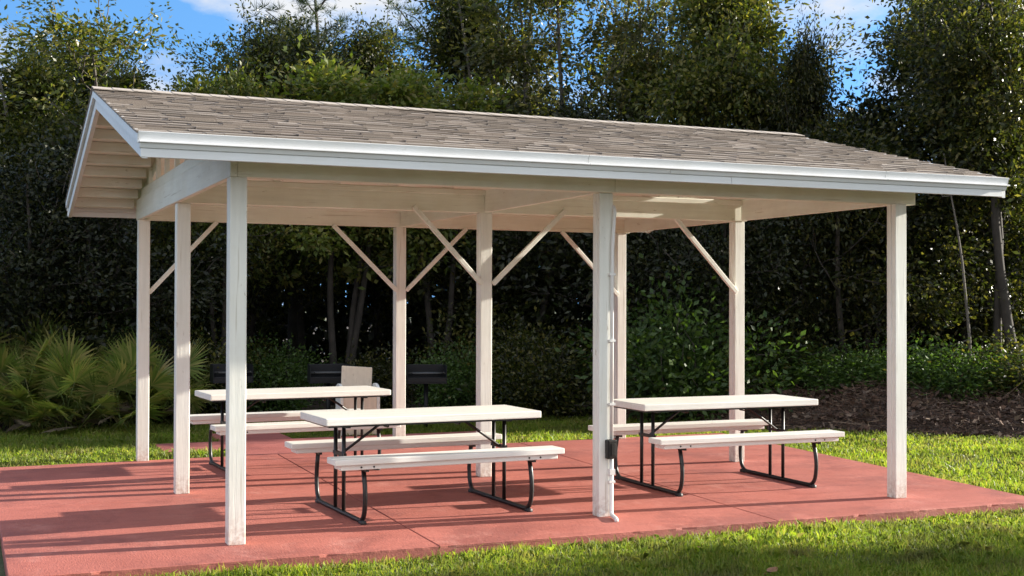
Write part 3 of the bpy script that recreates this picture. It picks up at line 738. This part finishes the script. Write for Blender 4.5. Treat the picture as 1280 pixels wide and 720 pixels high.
# saw palmettos: fans of stiff blades
def palmetto(seed, nf, mat, spread=1.0):
    r = np.random.default_rng(seed); V = []; sm = MB()
    for k in range(nf):
        an = r.uniform(0, 6.28); el = r.uniform(.35, 1.35)
        d = np.array([math.cos(an)*math.cos(el), math.sin(an)*math.cos(el), math.sin(el)]); ln = r.uniform(.45, .85)*spread
        base = np.array([r.normal(0, .15), r.normal(0, .15), 0]); hub = base+d*ln
        sm.tube([base, base+d*ln*.5+[0, 0, .02], hub], [.009, .008, .006], 5)
        side = np.cross(d, [0, 0, 1]); side /= np.linalg.norm(side)+1e-9; up = np.cross(side, d)
        tw = r.uniform(-.5, .5); s2 = side*math.cos(tw)+up*math.sin(tw); nn = np.cross(d, s2)
        nb = 26; L0 = r.uniform(.38, .55)*spread
        for j in range(nb):
            t = (j/(nb-1)-.5)*3.6; bd = d*math.cos(t)+s2*math.sin(t)+nn*(.12+.1*abs(t)); bd /= np.linalg.norm(bd)
            l = L0*(1-.18*abs(t)/1.8)*r.uniform(.9, 1.08); wv = np.cross(bd, nn); wv /= np.linalg.norm(wv)+1e-9
            wdt = .0165; b0 = hub; m1 = hub+bd*l*.55; tip = hub+bd*l-[0, 0, .05*l]+nn*r.normal(0, .02)
            V += [b0, m1+wv*wdt, tip, m1-wv*wdt]
    return np.array(V), sm
PLK = []
for sd in (51, 52, 53):
    root = empty('saw_palmetto'); V, smb = palmetto(sd, 18, None); smb.build('stalks', M['palm'], root); merge('fronds', V, M['palm'], root)
    rr = np.random.default_rng(sd+9); Vd, sd2 = palmetto(sd+20, 6, None, .8); Vd[:, 2] = Vd[:, 2]*.35+.03
    merge('dead_fronds', Vd, M['palm_dead'], root); PLK.append([root, False])
PP = [(20, 17.0, 1.15, 'saw palmetto with raised fans at the left edge'), (75, 16.9, 1.05, 'saw palmetto in front, second from the left edge'), (120, 17.4, 1.0, 'saw palmetto in the middle of the clump, set back'),
      (135, 16.7, .95, 'saw palmetto in front in the middle of the clump'), (172, 16.9, 1.0, 'saw palmetto behind the back left post'), (204, 17.3, .75, 'saw palmetto between the two left posts'),
      (45, 17.9, 1.35, 'tallest saw palmetto at the back of the clump'), (-25, 16.9, 1.1, 'saw palmetto cut by the left edge'), (150, 17.8, 1.15, 'saw palmetto at the back right of the clump'), (-8, 17.6, 1.4, 'tall saw palmetto at the left edge, set back against the wood'), (62, 16.5, .85, 'low saw palmetto at the front, third from the left edge'), (185, 17.6, 1.05, 'saw palmetto set back between the back left post and the clump'),
      (98, 16.4, .7, 'small saw palmetto low at the front of the clump')]
for i, (px, d, s, lab) in enumerate(PP):
    e = PLK[i % 3]; o = e[0] if not e[1] else copy_tree(e[0]); e[1] = True
    x, y = spot(px, d); o.location = (x, y, GZ+.02); o.scale = (s, s, s); o.rotation_euler = (0, 0, i*1.9); tag(o, lab, 'palmetto', 'saw palmettos at the wood edge')

# bare saplings and a dead branchy snag
def snag(name, px0, d, path, r0, lab, twigs=6, seed=3, mat='bark_pale'):
    r = np.random.default_rng(seed); m = MB(); pts = []
    for (px, py) in path:
        x, y = spot(px, d); pts.append((x, y, top_z(py, d)))
    bx_, by_, _ = pts[0]; pts = [(a-bx_, b_-by_, c-GZ) for a, b_, c in pts]; pts[0] = (pts[0][0], pts[0][1], -.06)
    m.tube(pts, list(np.linspace(r0, r0*.35, len(pts))), 8)
    for k in range(twigs):
        i = r.integers(1, len(pts)); an = r.uniform(0, 6.28)
        lp = limb_path(r, pts[i], (math.cos(an), math.sin(an), r.uniform(-.2, .7)), r.uniform(.4, 1.0), 5, .25, .02); m.tube(lp, list(np.linspace(r0*.35, .003, len(lp))), 5)
    o = m.build(name, M[mat]); o.location = (bx_, by_, GZ); tag(o, lab, 'dead tree' if twigs > 8 else ('tree' if mat == 'bark' else 'sapling')); return o
snag('sapling', 0, 18.4, [(1214, 500), (1212, 420), (1207, 370), (1203, 330), (1196, 285), (1189, 250), (1180, 200)], .024, 'pale bare sapling trunk right of the right corner post', 2, 3)
snag('tree_trunk', 0, 19.0, [(1247, 520), (1247, 400), (1250, 300), (1243, 200), (1246, 110), (1238, 20)], .065, 'grey tree trunk standing right of the bare sapling', 2, 4, 'bark')
snag('dead_tree', 0, 17.8, [(122, 540), (119, 360), (112, 320), (108, 295), (107, 272)], .035, 'pale dead branchy tree in the shade under the left gable', 14, 5)

# brushwood bank on the right
def bank():
    r = np.random.default_rng(61); m = MB(); nx, ny = 60, 12; vs = []
    xs = np.linspace(0, 1, nx)
    for i, t in enumerate(xs):
        px = 770+t*700; d0 = 14.0+.9*math.sin(t*3.1)*.3
        x0, y0 = spot(px, 1)
        # front edge follows the mown grass
        for j in range(ny):
            u = j/(ny-1)
            lo, hi = 10, 25
            a = YAW+math.atan((px-640)/F)
            for _ in range(40):
                mid = (lo+hi)/2; xx, yy = CAM[0]+mid*math.sin(a), CAM[1]+mid*math.cos(a)
                if yy < edge_y(xx): lo = mid
                else: hi = mid
            d = lo+.05+u*5; h = (.40+.05*math.sin(px*.03)+.04*math.sin(px*.083))*min(1, t*3.2)*(math.sin(min(1, u*2.4)*math.pi/2))*(1 if u < .8 else (1-u)/.2)
            vs.append((CAM[0]+d*math.sin(a), CAM[1]+d*math.cos(a), GZ+.006+max(0, h)+(r.uniform(-.02, .03) if 0 < j < ny-1 else 0)))
    m.add(vs, [(i*ny+j, (i+1)*ny+j, (i+1)*ny+j+1, i*ny+j+1) for i in range(nx-1) for j in range(ny-1)], True)
    o = m.build('dirt_bank', M['dirt']); tag(o, kind='structure')
    vs = np.array(vs).reshape(nx, ny, 3); tw = []
    n = 9000; ii = r.integers(0, nx-1, n); jj = r.integers(0, 6, n); P = vs[ii, jj]+(vs[ii+1, jj]-vs[ii, jj])*r.random((n, 1))+(vs[ii, jj+1]-vs[ii, jj])*r.random((n, 1))
    D = r.normal(0, 1, (n, 3)); D[:, 2] *= .28; D /= np.linalg.norm(D, axis=1)[:, None]; ln = r.gamma(2, .11, n)[:, None]; W = np.cross(D, r.normal(0, 1, (n, 3))); W /= np.linalg.norm(W, axis=1)[:, None]
    P[:, 2] += .02+abs(r.normal(0, .03, n)); wd = r.uniform(.0025, .007, n)[:, None]
    W2 = np.cross(D, W); q = []
    cs = [W, W*-.5+W2*.87, W*-.5-W2*.87]
    for k in range(3):
        a, b2 = cs[k], cs[(k+1) % 3]
        q.append(np.stack([P-D*ln/2+a*wd, P-D*ln/2+b2*wd, P+D*ln/2+b2*wd*.6, P+D*ln/2+a*wd*.6], 1))
    V = np.concatenate(q).reshape(-1, 3); lp = vs[r.integers(0, nx-1, 16000), r.integers(0, 6, 16000)]+r.normal(0, .16, (16000, 3))*[1, 1, .1]; lp[:, 2] += .02
    V = np.concatenate([V, leaf_quads(lp, r.normal(0, 1, (16000, 3))*[1, 1, .35], .085, .045, r)]); o = merge('brushwood', V, M['litterbits']); tag(o, kind='stuff')
bank()

# ------------------------------------------------------------------ grass: real blades
def in_poly(P, poly):
    x, y = P[:, 0], P[:, 1]; c = np.zeros(len(P), bool); n = len(poly)
    for i in range(n):
        x1, y1 = poly[i]; x2, y2 = poly[(i+1) % n]
        c ^= ((y1 > y) != (y2 > y)) & (x < (x2-x1)*(y-y1)/(y2-y1+1e-12)+x1)
    return c
def grass():
    r = np.random.default_rng(71)
    ex = np.array([e[0] for e in EDGE]); ey = np.array([e[1] for e in EDGE]); allV = []
    def patch(x0, x1, y0, y1, dens, hgt, wid):
        n = int((x1-x0)*(y1-y0)*dens); P = np.stack([r.uniform(x0, x1, n), r.uniform(y0, y1, n)], 1)
        k = ~in_poly(P, [(SL[0][0]-.004, SL[0][1]-.004), (SL[1][0]+.004, SL[1][1]-.004), (SL[2][0]+.004, SL[2][1]+.004), (SL[3][0]-.004, SL[3][1]+.004)])
        for (a, b_, c, d) in PATHS: k &= ~((P[:, 0] > a) & (P[:, 0] < b_) & (P[:, 1] > c) & (P[:, 1] < d))
        k &= P[:, 1] < np.interp(P[:, 0], ex, ey)+r.normal(0, .10, n)
        # only where the lawn can be seen from around the photographer's place
        rel = P-CAM[:2]; ang = np.arctan2(rel[:, 0], rel[:, 1])-YAW; k &= abs(ang) < .50
        # patchy density
        pn = np.sin(P[:, 0]*3.1+np.sin(P[:, 1]*2.3))*np.sin(P[:, 1]*3.7+1.3*np.sin(P[:, 0]*1.9)); k &= r.random(n) < .80+.25*pn
        P = P[k]; pn = pn[k]; n = len(P)
        h = hgt*np.clip(r.gamma(6, 1/6, n), .3, 1.8)*(1+.25*pn); a = r.uniform(0, 6.28, n); tl = r.uniform(.15, .95, n)
        D = np.stack([np.cos(a)*tl, np.sin(a)*tl], 1); fa = r.uniform(0, 6.28, n); Wv = np.stack([np.cos(fa), np.sin(fa), 0*fa], 1)*(wid*r.uniform(.6, 1.3, n))[:, None]
        B = np.concatenate([P, np.full((n, 1), GZ-.004)], 1)
        Mi = B.copy(); Mi[:, :2] += D*h[:, None]*.35; Mi[:, 2] += h*.62
        Tp = B.copy(); Tp[:, :2] += D*h[:, None]*1.0; Tp[:, 2] += h*(1.05-.45*tl)
        allV.append(np.stack([B-Wv*.5, B+Wv*.5, Mi+Wv*.42, Tp, Mi-Wv*.42], 1).reshape(-1, 3))
    patch(-3, 6.5, -2.6, -.45, 9500, .043, .0058)
    patch(6.5, 11, -2.6, 1, 4200, .045, .008)
    patch(6, 12, 1, 8, 2900, .048, .010)
    patch(-5, 6.7, 4.5, 10, 2900, .050, .010)
    for (x0, x1, y0, y1) in ((-1.5, 6.3, -.70, -.50), (6.2, 6.9, -.6, 4.8), (-1.5, 6.7, 4.5, 4.9)): patch(x0, x1, y0, y1, 3200, .055, .006)      # ragged fringe along the slab
    for _ in range(130):                                    # taller weedy tufts
        wx, wy = r.uniform(-1.5, 9), r.uniform(-2.2, -.6); patch(wx-.05, wx+.05, wy-.05, wy+.05, 8000, r.uniform(.045, .065), .0062)
    for _ in range(120):
        wx, wy = r.uniform(-3, 10), r.uniform(.5, 8); patch(wx-.08, wx+.08, wy-.08, wy+.08, 3500, r.uniform(.05, .075), .0095)
    V = np.concatenate(allV); o = merge('grass', V, M['grass'], nv=5); tag(o, kind='stuff')
grass()

# fallen leaves
def fallen(px, py, size, lab, rot):
    dirv = cr*(px-640)/F - cu*(py-360)/F + cf; t = (GZ+.045-CAM[2])/dirv[2]; p = CAM+dirv*t
    m = MB(); n = 9; o1 = []
    for i in range(n):
        u = i/(n-1); wv = math.sin(u*math.pi)**.7*.28*size; o1.append(((u-.5)*size, wv, .02*size+.16*size*(u-.4)**2+.06*size)); o1.append(((u-.5)*size, 0, .16*size*(u-.4)**2)); o1.append(((u-.5)*size, -wv, .16*size*(u-.4)**2+.10*size))
    m.add(o1, [(3*i+j, 3*i+j+1, 3*i+4+j, 3*i+3+j) for i in range(n-1) for j in (0, 1)], True); m.tube([(-.5*size, 0, .03*size), (-.75*size, .03*size, .02*size)], .002, 5)
    o = m.build('fallen_leaf', M['deadleaf']); o.location = p; o.rotation_euler = (.2, -.1, rot); tag(o, lab, 'leaf')
fallen(240, 575, .10, 'curled brown dead leaf on the grass beyond the left slab edge', 1.0)
fallen(965, 714, .10, 'large brown dead leaf at the bottom edge of the near lawn', .4)
fallen(877, 686, .07, 'small tan dead leaf on the near lawn right of the conduit foot', 2.2)
fallen(1092, 550, .09, 'tan dead leaf on the sunlit lawn left of the right corner post', .7)
